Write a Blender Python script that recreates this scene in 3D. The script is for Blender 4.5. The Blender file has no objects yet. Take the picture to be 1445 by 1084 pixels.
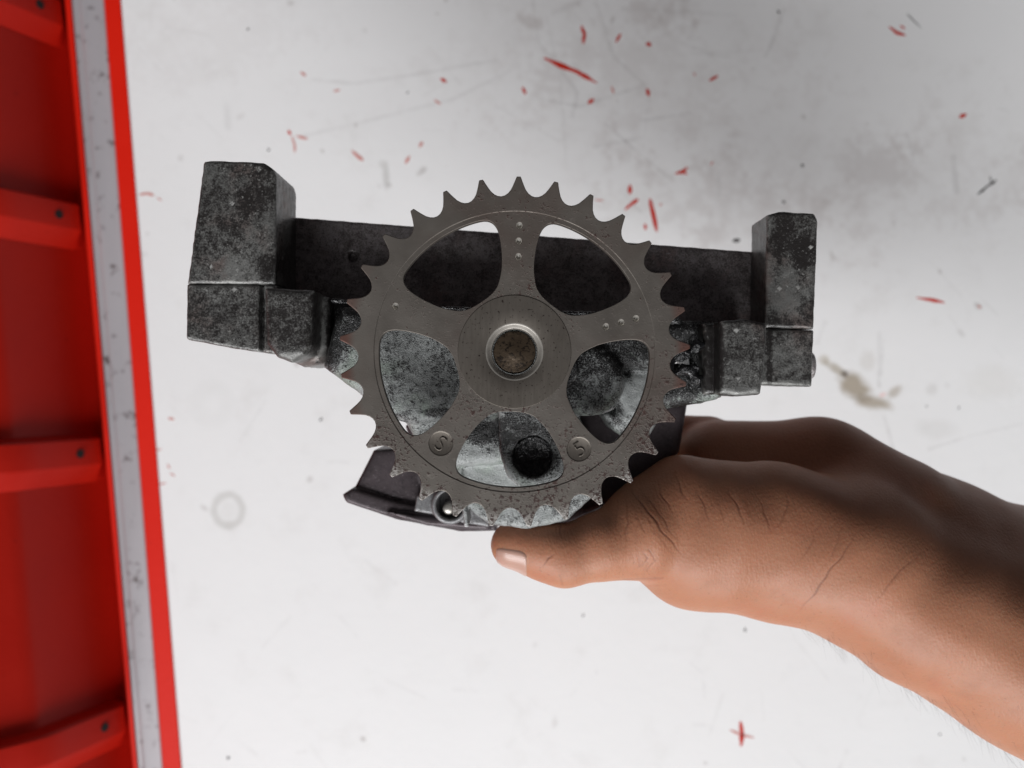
import bpy, bmesh, math, random
import numpy as np
from mathutils import Vector, Matrix
from mathutils.bvhtree import BVHTree

random.seed(7)
rng = np.random.default_rng(7)
scene = bpy.context.scene
COL = scene.collection

# ------------------------------------------------------------------ camera
CAM_H = 0.480            # camera height above the white tabletop (m)
GEAR_D = 224.0           # camera to sprocket face (mm)
GEAR_Z = CAM_H - GEAR_D / 1000
FPX = 1200.0             # focal length in photograph pixels (1445 wide)
CX, CY = 722.5, 542.0
cd = bpy.data.cameras.new("camera")
cd.sensor_width = 36.0
cd.lens = FPX / 1445.0 * 36.0
cd.clip_start, cd.clip_end = 0.01, 50
cd.dof.use_dof = True
cd.dof.focus_distance = 0.228
cd.dof.aperture_fstop = 12
cam = bpy.data.objects.new("camera", cd)
cam.location = (0, 0, CAM_H)
COL.objects.link(cam)
scene.camera = cam

# ------------------------------------------------------------------ light
w = bpy.data.worlds.new("World")
scene.world = w
w.use_nodes = True
bg = w.node_tree.nodes["Background"]
bg.inputs[0].default_value = (1.0, 0.92, 0.96, 1)
bg.inputs[1].default_value = 0.05

def area(name, loc, target, sx, sy, power, color):
    l = bpy.data.lights.new(name, 'AREA')
    l.shape = 'RECTANGLE'; l.size = sx; l.size_y = sy
    l.energy = power; l.color = color
    o = bpy.data.objects.new(name, l)
    o.location = loc
    o.rotation_euler = (Vector(target) - Vector(loc)).to_track_quat('-Z', 'Y').to_euler()
    COL.objects.link(o)
    return o
# daylight from the open workshop door at the bottom of the picture, and the bright sky above it
area("doorway_light", (-0.55, -2.70, 2.30), (0.0, 0.0, 0.1), 4.2, 1.7, 224, (0.985, 0.99, 1.0))

vs = scene.view_settings
vs.view_transform = 'Standard'; vs.look = 'None'
vs.exposure = 0; vs.gamma = 1; vs.use_curve_mapping = False
scene.render.engine = 'CYCLES'

# ------------------------------------------------------------------ helpers
def mm(px, py, d):
    """photograph pixel at d mm behind the sprocket face -> mm (x, y, z rel. sprocket face)"""
    k = (GEAR_D + d) / FPX
    return ((px - CX) * k, (CY - py) * k, -d)
def W(px, py, d):
    x, y, z = mm(px, py, d)
    return Vector((x / 1000, y / 1000, GEAR_Z + z / 1000))
TD = (CAM_H * 1000 - GEAR_D)          # tabletop depth behind sprocket face (mm)
def T(px, py, h=0.0):
    """point at height h mm above the tabletop"""
    return W(px, py, TD - h)

def link(o, parent=None):
    COL.objects.link(o)
    if parent is not None:
        o.parent = parent
    return o
def wloc(o):
    v = Vector((0, 0, 0))
    while o is not None:
        v += o.location; o = o.parent
    return v
def empty(name, loc, label, cat, group=None):
    o = bpy.data.objects.new(name, None)
    o.empty_display_size = 0.01
    o.location = loc
    o['label'] = label; o['category'] = cat
    if group: o['group'] = group
    return link(o)
def mesh_obj(name, verts, faces, mat, parent=None, smooth=True):
    """verts in world metres; mesh becomes a child of parent"""
    off = wloc(parent) if parent is not None else Vector((0, 0, 0))
    me = bpy.data.meshes.new(name)
    v = np.asarray(verts, dtype=np.float64) - np.array(off)
    if isinstance(faces, np.ndarray):
        nv, nf, k = len(v), len(faces), faces.shape[1]
        me.vertices.add(nv); me.vertices.foreach_set('co', v.astype(np.float32).ravel())
        me.loops.add(nf * k); me.loops.foreach_set('vertex_index', faces.astype(np.int32).ravel())
        me.polygons.add(nf); me.polygons.foreach_set('loop_start', np.arange(0, nf * k, k, dtype=np.int32))
        me.update(calc_edges=True)
    else:
        me.from_pydata(v.tolist(), [], [list(map(int, f)) for f in faces])
        me.update()
    if smooth:
        me.polygons.foreach_set('use_smooth', [True] * len(me.polygons))
    me.materials.append(mat)
    o = bpy.data.objects.new(name, me)
    return link(o, parent)
def auto_smooth(o, deg=35):
    me = o.data
    me.polygons.foreach_set('use_smooth', [True] * len(me.polygons))
    bm = bmesh.new(); bm.from_mesh(me)
    lim = math.radians(deg)
    for e in bm.edges:
        if len(e.link_faces) == 2 and e.calc_face_angle(0) > lim:
            e.smooth = False
    bm.to_mesh(me); bm.free()

# ------------------------------------------------------------------ material helpers
class NT:
    def __init__(s, name):
        s.m = bpy.data.materials.new(name); s.m.use_nodes = True
        s.t = s.m.node_tree
        s.b = s.t.nodes["Principled BSDF"]
        s.tc = s.t.nodes.new('ShaderNodeTexCoord')
    def n(s, typ, **kw):
        nd = s.t.nodes.new(typ)
        for k, v in kw.items(): setattr(nd, k, v)
        return nd
    def set(s, sock, v):
        if hasattr(v, 'is_output') or isinstance(v, bpy.types.NodeSocket): s.t.links.new(v, sock)
        else: sock.default_value = v
    def noise(s, scale, detail=4, rough=.55, vec=None, dist=0.0):
        nd = s.n('ShaderNodeTexNoise')
        nd.inputs['Scale'].default_value = scale; nd.inputs['Detail'].default_value = detail
        nd.inputs['Roughness'].default_value = rough; nd.inputs['Distortion'].default_value = dist
        s.t.links.new(vec or s.tc.outputs['Object'], nd.inputs['Vector'])
        return nd.outputs['Fac']
    def math(s, op, a, b=0.0, c=0.0, clamp=False):
        nd = s.n('ShaderNodeMath', operation=op); nd.use_clamp = clamp
        s.set(nd.inputs[0], a); s.set(nd.inputs[1], b)
        if len(nd.inputs) > 2: s.set(nd.inputs[2], c)
        return nd.outputs[0]
    def ramp(s, v, lo, hi, a=0.0, b=1.0, smooth=True):
        nd = s.n('ShaderNodeMapRange')
        if smooth: nd.interpolation_type = 'SMOOTHSTEP'
        s.set(nd.inputs['Value'], v)
        nd.inputs['From Min'].default_value = lo; nd.inputs['From Max'].default_value = hi
        nd.inputs['To Min'].default_value = a; nd.inputs['To Max'].default_value = b
        return nd.outputs['Result']
    def mix(s, f, a, b):
        nd = s.n('ShaderNodeMix', data_type='RGBA')
        s.set(nd.inputs['Factor'], f)
        for sock, v in ((nd.inputs[6], a), (nd.inputs[7], b)):
            s.set(sock, (*v, 1) if isinstance(v, tuple) and len(v) == 3 else v)
        return nd.outputs[2]
    def bump(s, h, dist, strength=1.0, prev=None):
        nd = s.n('ShaderNodeBump')
        nd.inputs['Distance'].default_value = dist; nd.inputs['Strength'].default_value = strength
        s.set(nd.inputs['Height'], h)
        if prev is not None: s.t.links.new(prev, nd.inputs['Normal'])
        return nd.outputs['Normal']
    def mapping(s, scale=(1, 1, 1), rot=(0, 0, 0), vec=None):
        nd = s.n('ShaderNodeMapping')
        nd.inputs['Scale'].default_value = scale; nd.inputs['Rotation'].default_value = rot
        s.t.links.new(vec or s.tc.outputs['Object'], nd.inputs['Vector'])
        return nd.outputs['Vector']
    def out(s, **kw):
        for k, v in kw.items():
            k = k.replace('_', ' ')
            v = (*v, 1) if isinstance(v, tuple) and len(v) == 3 and 'Color' in k else v
            s.set(s.b.inputs[k], v)
        return s.m

def cast_metal(name, alu, grime_amt, grime=(0.016, 0.014, 0.013), grain=1.0, oil=0.35, metal=.45, tint=None, soft=.09):
    """sand-cast aluminium carrying baked-on engine grime; 'grime' attribute says where it collected"""
    s = NT(name)
    at = s.n('ShaderNodeAttribute'); at.attribute_name = 'grime'
    big = s.noise(95, 5, .65)
    mid = s.noise(560, 5, .7)
    fine = s.noise(2100, 3, .65)
    v = s.math('ADD', s.math('MULTIPLY', big, .24), s.math('ADD', s.math('MULTIPLY', mid, .38), s.math('MULTIPLY', fine, .38)))
    th = .5 + (grime_amt - .5) * .26
    v = s.math('MULTIPLY_ADD', at.outputs['Fac'], -.16, v)
    g = s.ramp(v, th - soft, th + soft * .8, 1, 0)
    spark = s.noise(3200, 2, .6)
    base = s.mix(spark, tuple(c * .55 for c in alu), tuple(c * 1.35 for c in alu))
    base = s.mix(s.ramp(s.noise(60, 4), .35, .7, 0, .45), base, tuple(c * .45 for c in alu))
    if tint: base = s.mix(s.ramp(s.noise(70, 3), .5, .68, 0, .6), base, tint)
    geo = s.n('ShaderNodeNewGeometry')
    edge = s.math('MULTIPLY', s.ramp(geo.outputs['Pointiness'], .52, .60), s.ramp(s.noise(420, 4, .7), .38, .58))   # rubbed edges, which also paint in edge highlights
    fleck = s.math('MULTIPLY', s.ramp(s.noise(1250, 3, .65), .60, .68), s.ramp(big, .40, .58, .25, 1))                # bare metal flecks
    bare = s.math('MAXIMUM', s.math('MULTIPLY', edge, .75), s.math('MULTIPLY', fleck, .38))
    colr = s.mix(bare, s.mix(g, base, grime), tuple(min(.6, c * 2.1 + .06) for c in alu))
    rough = s.math('MULTIPLY_ADD', g, oil - .44, .44)
    met = s.math('MULTIPLY_ADD', g, -metal, metal)
    h = s.math('ADD', s.math('MULTIPLY', fine, .7), s.math('ADD', s.math('MULTIPLY', g, .35), s.math('MULTIPLY', spark, .6)))
    return s.out(Base_Color=colr, Roughness=rough, Metallic=met, Normal=s.bump(h, .00022 * grain, .9))

def add_grime(o, blots):
    """where grime collected: (px, py, rx, ry, amount) patches"""
    me = o.data; n = len(me.vertices)
    V = np.empty(n * 3); me.vertices.foreach_get('co', V); V = V.reshape(-1, 3) + np.array(wloc(o.parent))
    dep = CAM_H - V[:, 2]
    ux = V[:, 0] / dep * FPX + CX; uy = CY - V[:, 1] / dep * FPX
    g = np.zeros(n)
    for x, y, rx, ry, amt in blots:
        r = np.hypot((ux - x) / rx, (uy - y) / ry) + .12 * np.sin(ux / 6 + 1.4 * np.sin(uy / 5)) + .1 * np.sin(uy / 4.0)
        g += amt * np.clip((1.3 - r) * 1.6, 0, 1)
    at = me.attributes.new('grime', 'FLOAT', 'POINT'); at.data.foreach_set('value', g.astype(np.float32))
    return o

M = {}
M['column'] = cast_metal('grimy_cast_aluminium', (0.19, 0.19, 0.182), .63, grime=(.017, .015, .0145), oil=.28, soft=.10, grain=.65, tint=(.13, .085, .075))
M['bar'] = cast_metal('oil_blackened_aluminium', (0.36, 0.33, 0.33), .52, grime=(.075, .062, .06), oil=.34, grain=.6, tint=(.2, .12, .11))
M['casting'] = cast_metal('pale_cast_aluminium', (0.33, 0.345, 0.34), .42, grime=(.013, .013, .013), grain=1.8, soft=.08, tint=(.22, .27, .22), oil=.2, metal=.3)
M['boss'] = cast_metal('dull_boss_metal', (0.22, 0.22, 0.225), .36, grime=(.04, .036, .038), grain=.5)
M['cover'] = cast_metal('pressed_cover_metal', (0.070, 0.055, 0.060), .34, grime=(.016, .012, .014), grain=.4)

def pump_loc(): return W(726, 748, 60)
def steel():
    s = NT('worn_sprocket_steel')
    sp = s.noise(1250, 4, .72); sp2 = s.noise(620, 4, .7)
    big = s.noise(38, 4, .6)
    v = s.math('ADD', s.math('MULTIPLY', sp, .42), s.math('ADD', s.math('MULTIPLY', sp2, .28), s.math('MULTIPLY', big, .30)))
    sep = s.n('ShaderNodeSeparateXYZ'); s.t.links.new(s.tc.outputs['Object'], sep.inputs[0])
    low = s.ramp(sep.outputs[1], .0, .07, .030, -.012)          # more oil splash on the lower teeth
    v = s.math('SUBTRACT', v, low)
    pit = s.ramp(v, .415, .475, 1, 0)
    tone = s.noise(110, 5, .6)
    base = s.mix(tone, (.098, .086, .075), (.165, .149, .132))
    base = s.mix(s.ramp(s.noise(26, 4, .6), .46, .70, 0, .8), base, (.108, .084, .072))
    base = s.mix(s.ramp(s.noise(300, 4, .7), .62, .72, 0, .6), base, (.21, .19, .17))
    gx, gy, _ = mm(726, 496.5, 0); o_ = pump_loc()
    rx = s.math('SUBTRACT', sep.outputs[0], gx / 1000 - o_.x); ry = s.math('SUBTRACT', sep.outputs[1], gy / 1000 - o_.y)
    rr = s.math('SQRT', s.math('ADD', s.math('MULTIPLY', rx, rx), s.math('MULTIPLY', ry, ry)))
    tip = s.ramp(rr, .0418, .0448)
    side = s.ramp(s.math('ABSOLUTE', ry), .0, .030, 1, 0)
    base = s.mix(s.math('MULTIPLY', s.math('MULTIPLY', tip, side), .7), base, (.115, .034, .022))      # reflected red painted onto the side teeth
    worn = s.math('MULTIPLY', s.math('MULTIPLY', tip, s.ramp(ry, -.034, -.018, 1, 0)), s.ramp(s.noise(900, 4, .7), .40, .56))
    base = s.mix(s.math('MULTIPLY', worn, .8), base, (.42, .40, .38))                                   # bright chain wear on the low teeth
    colr = s.mix(pit, base, s.mix(s.noise(200, 2), (.016, .011, .010), (.055, .022, .016)))
    h = s.math('ADD', s.math('MULTIPLY', s.noise(2600, 2), .4), s.math('MULTIPLY', pit, .5))
    return s.out(Base_Color=colr, Metallic=s.math('MULTIPLY_ADD', pit, -.5, .6), Roughness=s.math('MULTIPLY_ADD', tone, .25, .38), Normal=s.bump(h, .00012, .7))
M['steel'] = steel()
def bright_steel():
    s = NT('machined_bright_steel')
    n = s.noise(700, 4, .6)
    return s.out(Base_Color=s.mix(n, (.36, .34, .31), (.52, .50, .46)), Metallic=.7, Roughness=s.math('MULTIPLY_ADD', n, .2, .30), Normal=s.bump(n, .0001, .5))
M['bright'] = bright_steel()
def ring_steel():
    s = NT('worn_countersink_steel'); n = s.noise(700, 4, .6)
    return s.out(Base_Color=s.mix(n, (.20, .185, .165), (.34, .32, .29)), Metallic=.45, Roughness=.42, Normal=s.bump(n, .0001, .5))
M['ring'] = ring_steel()
def hub_steel():
    s = NT('turned_hub_steel')
    sep = s.n('ShaderNodeSeparateXYZ'); s.t.links.new(s.tc.outputs['Object'], sep.inputs[0])
    v = s.mapping((1600, 160, 400), (0, 0, .12))
    st = s.noise(1, 3, .6, vec=v)
    tone = s.noise(120, 4, .6)
    pit = s.ramp(s.noise(1000, 3, .7),   .32, .40, 1, 0)
    base = s.mix(tone, (.112, .097, .082), (.168, .150, .131))
    base = s.mix(pit, base, (.03, .02, .018))
    h = s.math('ADD', s.math('MULTIPLY', st, .6), s.math('MULTIPLY', tone, .3))
    return s.out(Base_Color=base, Metallic=.75, Roughness=s.math('MULTIPLY_ADD', st, .2, .36), Normal=s.bump(h, .00006, .8))
M['hub'] = hub_steel()
def shaft_mat():
    s = NT('oily_brown_shaft_end')
    n = s.noise(180, 5, .6); p = s.ramp(s.noise(900, 4, .7), .38, .5, 1, 0)
    return s.out(Base_Color=s.mix(p, s.mix(n, (.035, .024, .015), (.10, .072, .048)), (.02, .014, .01)), Metallic=.6, Roughness=.38, Normal=s.bump(s.noise(800, 3), .0002, .6))
M['shaft'] = shaft_mat()
def oil_mat():
    s = NT('wet_black_oil')
    n = s.noise(520, 4, .6, dist=.6)
    return s.out(Base_Color=(.012, .012, .013), Roughness=.10, Specular_IOR_Level=.8, Metallic=0.0, Normal=s.bump(n, .0012, 1.0))
M['oil'] = oil_mat()
def red_paint(name, c1, c2, rough=.42):
    s = NT(name)
    n = s.noise(14, 4, .6); f = s.noise(260, 4, .6)
    base = s.mix(n, c1, c2)
    base = s.mix(s.ramp(f, .66, .78, 0, .5), base, tuple(c * .5 for c in c1))
    return s.out(Base_Color=base, Roughness=s.math('MULTIPLY_ADD', n, .2, rough - .1), Specular_IOR_Level=.22, Normal=s.bump(f, .0003, .4))
M['red'] = red_paint('red_enamel', (.34, .006, .003), (.46, .013, .004))
M['red_strip'] = red_paint('red_edge_paint', (.60, .009, .002), (.68, .014, .003), .55)
def rail_mat():
    s = NT('dull_grey_rail')
    v = s.mapping((30, 5, 30))
    n = s.noise(1, 5, .6, vec=v); sp = s.ramp(s.noise(130, 5, .7), .57, .70)
    return s.out(Base_Color=s.mix(sp, s.mix(n, (.30, .285, .30), (.46, .45, .47)), (.12, .10, .10)), Roughness=.45, Metallic=.15, Normal=s.bump(s.noise(200, 3), .0002, .3))
M['rail'] = rail_mat()
M['chip_red'] = red_paint('red_paint_chip', (.42, .02, .012), (.62, .04, .02), .55)
M['chip_pale'] = red_paint('faded_red_paint', (.55, .30, .28), (.60, .24, .21), .6)
def flat(name, c, rough=.6, metal=0.0, nscale=300):
    s = NT(name); n = s.noise(nscale, 4, .6)
    return s.out(Base_Color=s.mix(n, tuple(x * .75 for x in c), c), Roughness=rough, Metallic=metal, Normal=s.bump(n, .0002, .4))
M['chip_dark'] = flat('dark_debris', (.09, .085, .085), .7)
M['void'] = flat('unlit_hole_black', (.012, .008, .008), .8)

def table_mat():
    s = NT('worn_white_tabletop')
    at = s.n('ShaderNodeAttribute'); at.attribute_name = 'wear_and_shade'
    big = s.noise(6, 4, .6); mid = s.noise(32, 5, .65)
    base = s.mix(big, (.735, .735, .735), (.80, .80, .80))
    dirt = s.ramp(mid, .52, .80, 0, .22)
    base = s.mix(dirt, base, (.50, .475, .45))
    speck = s.ramp(s.noise(240, 3, .6), .735, .79, 0, .55)
    base = s.mix(speck, base, (.32, .29, .27))
    mul = s.n('ShaderNodeMix', data_type='RGBA', blend_type='MULTIPLY')
    mul.inputs['Factor'].default_value = 1
    s.t.links.new(base, mul.inputs[6]); s.t.links.new(at.outputs['Color'], mul.inputs[7])
    h = s.math('ADD', s.math('MULTIPLY', s.noise(220, 4, .6), .5), s.noise(40, 3))
    return s.out(Base_Color=mul.outputs[2], Roughness=.55, Normal=s.bump(h, .0006, .25))
M['table'] = table_mat()

def seg_dist(s, sx, sy, x0, y0, x1, y1):
    """2D distance (object coords, metres) to a segment, as nodes"""
    ax, ay = x1 - x0, y1 - y0
    L2 = ax * ax + ay * ay
    dx = s.math('SUBTRACT', sx, x0); dy = s.math('SUBTRACT', sy, y0)
    t = s.math('MULTIPLY_ADD', dx, ax / L2, s.math('MULTIPLY', dy, ay / L2), clamp=True)
    ex = s.math('MULTIPLY_ADD', t, -ax, dx); ey = s.math('MULTIPLY_ADD', t, -ay, dy)
    return s.math('SQRT', s.math('ADD', s.math('MULTIPLY', ex, ex), s.math('MULTIPLY', ey, ey)))

# ------------------------------------------------------------------ setting: table and red panel
def build_table():
    root = empty('workshop_table', T(240, 540), 'scratched white tabletop with red edge strip and grey side rail', 'table')
    # left edge line of the white sheet, photograph pixels at table depth
    def ex(py, top, bot): return top + (bot - top) * py / 1084.0
    # white sheet with dense middle
    def axis(a, b, lo, hi, n):
        return np.concatenate([np.linspace(a, lo, 4)[:-1], np.linspace(lo, hi, n), np.linspace(hi, b, 5)[1:]])
    xs = np.concatenate([np.linspace(0, 1300, 560), np.array([1400, 1700, 2100])])     # px right of the edge
    ys = axis(-800, 1900, -20, 1104, 480)
    gx, gy = np.meshgrid(xs, ys, indexing='ij')
    px = gx + ex(gy, 169, 255); py = gy
    k = 480.0 / FPX / 1000
    vx, vy = (px - CX) * k, (CY - py) * k
    nx, ny = gx.shape
    verts = np.stack([vx, vy, np.zeros_like(vx)], -1).reshape(-1, 3)
    idx = np.arange(nx * ny).reshape(nx, ny)
    q = np.stack([idx[:-1, :-1], idx[:-1, 1:], idx[1:, 1:], idx[1:, :-1]], -1).reshape(-1, 4)
    # wear: stains, rings, pencil-thin scuffs, plus soft shadow painted into the colour
    wear_and_shade = np.ones((nx, ny, 3))
    PX, PY = px, py
    def vnoise(cell):
        L = rng.uniform(-1, 1, (int(3200 / cell) + 3, int(2900 / cell) + 3))
        u = np.clip((PX + 60) / cell, 0, L.shape[0] - 2.001); v = np.clip((PY + 850) / cell, 0, L.shape[1] - 2.001)
        i, j = u.astype(int), v.astype(int); fu, fv = u - i, v - j
        fu, fv = fu * fu * (3 - 2 * fu), fv * fv * (3 - 2 * fv)
        return (L[i, j] * (1 - fu) + L[i + 1, j] * fu) * (1 - fv) + (L[i, j + 1] * (1 - fu) + L[i + 1, j + 1] * fu) * fv
    NZ = {c: vnoise(c) + .5 * vnoise(c * .45) for c in (8, 20, 60)}
    def jit(sl, c, a): return a * NZ[c][sl]
    def win(x0, y0, x1, y1):
        j0, j1 = np.searchsorted(ys, [y0, y1])
        sh = ex(np.array([y0, y1]), 169, 255)
        i0, i1 = np.searchsorted(xs, [x0 - sh.max(), x1 - sh.min()])
        return slice(max(0, i0 - 1), i1 + 1), slice(max(0, j0 - 1), j1 + 1)
    def put(sl, mask, col):
        m = np.clip(mask, 0, 1)[..., None]
        wear_and_shade[sl] = wear_and_shade[sl] * (1 - m) + wear_and_shade[sl] * np.array(col) * m
    def segd(px, py, x0, y0, x1, y1):
        ax, ay = x1 - x0, y1 - y0
        t = np.clip(((px - x0) * ax + (py - y0) * ay) / (ax * ax + ay * ay + 1e-9), 0, 1)
        return np.hypot(px - x0 - t * ax, py - y0 - t * ay), t
    def line(pts, wd, st, col=(.45, .43, .42)):
        X = [p[0] for p in pts]; Y = [p[1] for p in pts]; e = 3 * wd + 4
        sl = win(min(X) - e, min(Y) - e, max(X) + e, max(Y) + e); px, py = PX[sl], PY[sl]
        m = np.zeros_like(px)
        for (a, b) in zip(pts[:-1], pts[1:]):
            d, t = segd(px, py, *a, *b)
            m = np.maximum(m, np.clip(1.6 - (d + jit(sl, 8, .9)) / wd, 0, 1))
        put(sl, m * st * .7 * np.clip(.75 + .5 * NZ[20][sl], 0, 1), col)
    def blot(x, y, rx, ry, st, col=(.45, .42, .38), rot=0.0, hard=1.5, rag=.15):
        c, s_ = math.cos(rot), math.sin(rot); e = max(rx, ry) * (1.3 + 4 * rag)
        sl = win(x - e, y - e, x + e, y + e); px, py = PX[sl], PY[sl]
        u = ((px - x) * c + (py - y) * s_) / rx; v = (-(px - x) * s_ + (py - y) * c) / ry
        r = np.hypot(u, v) + jit(sl, 8, rag * .8) + jit(sl, 20, rag * .8) + (jit(sl, 60, rag) if max(rx, ry) > 40 else 0)
        put(sl, np.clip((1.25 - r) * hard, 0, 1) * st, col)
    def ring(x, y, r, wd, st, col=(.6, .59, .56)):
        e = r + 3 * wd
        sl = win(x - e, y - e * 1.1, x + e, y + e * 1.1); px, py = PX[sl], PY[sl]
        d = np.abs(np.hypot(px - x, (py - y) * .92) - r) + jit(sl, 8, .9)
        put(sl, np.clip(1.5 - d / wd, 0, 1) * st, col)
    # oily brown stain by the right-hand column
    blot(1163, 508, 9, 7, .55, (.62, .56, .46)); blot(1180, 521, 19, 7, .75, (.50, .44, .35), .6)
    blot(1205, 545, 26, 17, 1.0, (.50, .44, .36), .5); blot(1232, 568, 28, 10, .95, (.52, .46, .38), .2)
    blot(1262, 553, 13, 7, .7, (.55, .49, .41), -.7); blot(1192, 528, 5, 5, .8, (.3, .27, .25)); blot(1225, 510, 12, 14, .25, (.6, .55, .48))
    blot(1246, 557, 6, 3, .7, (1.0, .62, .58), -.5)
    line([(1241, 470), (1240, 545)], 1.8, .5); line([(1246, 480), (1243, 530)], 1.5, .45)
    line([(1248, 588), (1262, 640), (1282, 668)], 1.8, .4); line([(1310, 634), (1370, 615), (1445, 598)], 1.4, .35)
    line([(1164, 455), (1154, 483)], 2.5, .3); line([(1340, 445), (1360, 475)], 2, .15)
    ring(322, 720, 20, 4.5, .5); blot(322, 720, 14, 15, .12); ring(298, 570, 22, 10, .07)
    blot(1400, 540, 40, 25, .16, (.7, .66, .58)); blot(1320, 606, 30, 14, .16, (.6, .58, .54)); blot(1315, 550, 9, 9, .2)
    # grey smears along the top; the big soft blots paint the upper-right shadow
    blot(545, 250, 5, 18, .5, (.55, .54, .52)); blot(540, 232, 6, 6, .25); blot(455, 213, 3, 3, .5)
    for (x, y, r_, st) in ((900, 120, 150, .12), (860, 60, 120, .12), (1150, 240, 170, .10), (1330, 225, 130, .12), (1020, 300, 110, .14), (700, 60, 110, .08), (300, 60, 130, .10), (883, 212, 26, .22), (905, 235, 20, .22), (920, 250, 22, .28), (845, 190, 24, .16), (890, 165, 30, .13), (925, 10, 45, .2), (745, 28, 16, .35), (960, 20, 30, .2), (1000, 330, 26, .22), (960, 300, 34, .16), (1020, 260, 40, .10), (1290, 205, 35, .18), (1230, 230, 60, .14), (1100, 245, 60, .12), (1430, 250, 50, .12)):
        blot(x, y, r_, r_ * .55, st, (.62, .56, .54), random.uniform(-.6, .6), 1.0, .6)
    for pts, wd, st in (([(752, 0), (760, 60), (815, 130), (808, 165)], 2, .3), ([(840, 0), (866, 80), (910, 120)], 2, .28), ([(770, 20), (790, 110), (800, 240)], 1.8, .2),
                        ([(760, 140), (820, 150), (880, 130), (905, 122)], 1.8, .35), ([(840, 207), (905, 195)], 2, .4), ([(855, 175), (900, 215), (945, 252)], 1.6, .4),
                        ([(905, 170), (975, 160)], 2, .35), ([(1105, 15), (1092, 55), (1080, 80)], 2.2, .4), ([(975, 75), (1030, 80)], 1.8, .2), ([(780, 20), (820, 0)], 3, .3),
                        ([(440, 112), (500, 118), (600, 103), (700, 85)], 2, .3), ([(425, 193), (500, 175), (640, 140), (720, 100)], 2, .28), ([(1345, 222), (1350, 270)], 3.5, .35), ([(1013, 245), (1015, 275)], 3, .25),
                        ([(895, 290), (905, 300)], 2, .4), ([(1280, 190), (1290, 230)], 2, .18), ([(320, 150), (322, 180)], 4, .22), ([(880, 12), (1040, 22)], 2.5, .2), ([(1020, 980), (1000, 1040)], 1.6, .25),
                        ([(1185, 1084), (1195, 1060)], 2.5, .35), ([(545, 960), (600, 985)], 1.8, .16), ([(480, 870), (505, 900)], 1.8, .12), ([(1190, 915), (1190, 930)], 5, .25), ([(960, 60), (1000, 75), (1060, 72)], 1.4, .2), ([(700, 150), (790, 200)], 1.5, .15), ([(1120, 900), (1170, 960)], 1.5, .15)):
        line(pts, wd, st)
    for _ in range(80):
        x, y = random.uniform(180, 1440), random.uniform(0, 1084) ** 1.0
        if y > 560 and random.random() < .65: continue
        r_ = random.uniform(1.5, 4.5)
        blot(x, y, r_ * random.uniform(.8, 2), r_, random.uniform(.15, .6), (.5, .46, .44), random.uniform(0, 3), 1.5, .3)
    for _ in range(60):
        x, y = random.uniform(180, 1440), random.uniform(0, 1084)
        a = random.uniform(0, 3.14); L = random.uniform(12, 70)
        line([(x, y), (x + L * math.cos(a), y + L * math.sin(a))], random.uniform(1.2, 2.2), random.uniform(.06, .2))
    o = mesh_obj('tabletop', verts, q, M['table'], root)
    ca = o.data.color_attributes.new('wear_and_shade', 'FLOAT_COLOR', 'POINT')
    ca.data.foreach_set('color', np.concatenate([wear_and_shade.reshape(-1, 3), np.ones((nx * ny, 1))], 1).astype(np.float32).ravel())
    # strips running down the left edge: (px at top, px at bottom) pairs and heights above the table (mm)
    def strip(name, prof, mat):
        """prof: list of (px_top, px_bottom, height); swept along the edge"""
        V, F = [], []
        yy = np.linspace(-800, 1900, 40)
        n = len(prof)
        for y in yy:
            for (a, b, h) in prof:
                V.append(T(ex(y, a, b), y, h))
        for j in range(len(yy) - 1):
            for i in range(n - 1):
                F.append((j * n + i, (j + 1) * n + i, (j + 1) * n + i + 1, j * n + i + 1))
        ob = mesh_obj(name, V, F, mat, root)
        auto_smooth(ob, 30)
        return ob
    strip('edge_strip', [(170.5, 256.5, -3), (170.2, 256.2, .5), (169, 255, 1.0), (148, 231, 1.0), (147, 230, .3), (146.5, 229.5, -4)], M['red_strip'])
    strip('side_rail', [(147.5, 230.5, -6), (147, 230, -1.8), (145, 228, -1.2), (118, 206, -1.2), (113, 203, -1.8), (110, 201, -3.5), (104, 197, -3.6), (101, 195, -5), (100, 194, -12)], M['rail'])
    strip('red_lip', [(101, 195, -14), (100.5, 194.5, -4.5), (99, 193.5, -3.8), (93, 189, -3.8), (91.5, 188, -5), (91, 187.5, -22)], M['red_strip'])
    # chipped paint and slivers lying on the sheet
    def sliver(pts, wd, mat, hgt=.10, name='paint_sliver'):
        pts = [Vector(p) for p in pts]
        dense = []
        for a, b in zip(pts[:-1], pts[1:]):
            nn = max(2, int((b - a).length / 6))
            dense += [a.lerp(b, i / nn) for i in range(nn)]
        dense.append(pts[-1])
        V, F = [], []
        n = len(dense)
        for i, p in enumerate(dense):
            a = dense[max(0, i - 1)]; b = dense[min(n - 1, i + 1)]
            d = (b - a).normalized(); nr = Vector((-d.y, d.x))
            e = min(1, .35 + 1.3 * min(i, n - 1 - i) / max(1, n - 1) * 2)
            h = wd * .5 * e * random.uniform(.7, 1.2)
            for sgn, z in ((-1, .03), (-.8, hgt), (.8, hgt), (1, .03)):
                q_ = p + nr * (h * sgn) + Vector((random.uniform(-.4, .4), random.uniform(-.4, .4)))
                V.append(T(q_.x, q_.y, z * (.6 + .4 * e)))
        for i in range(n - 1):
            for j in range(3):
                F.append((4 * i + j, 4 * i + j + 1, 4 * i + j + 5, 4 * i + j + 4))
        F += [(0, 3, 2, 1), (4 * n - 4, 4 * n - 3, 4 * n - 2, 4 * n - 1)]
        return mesh_obj(name, V, F, mat, root, smooth=False)
    R, Pl, Dk = M['chip_red'], M['chip_pale'], M['chip_dark']
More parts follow.
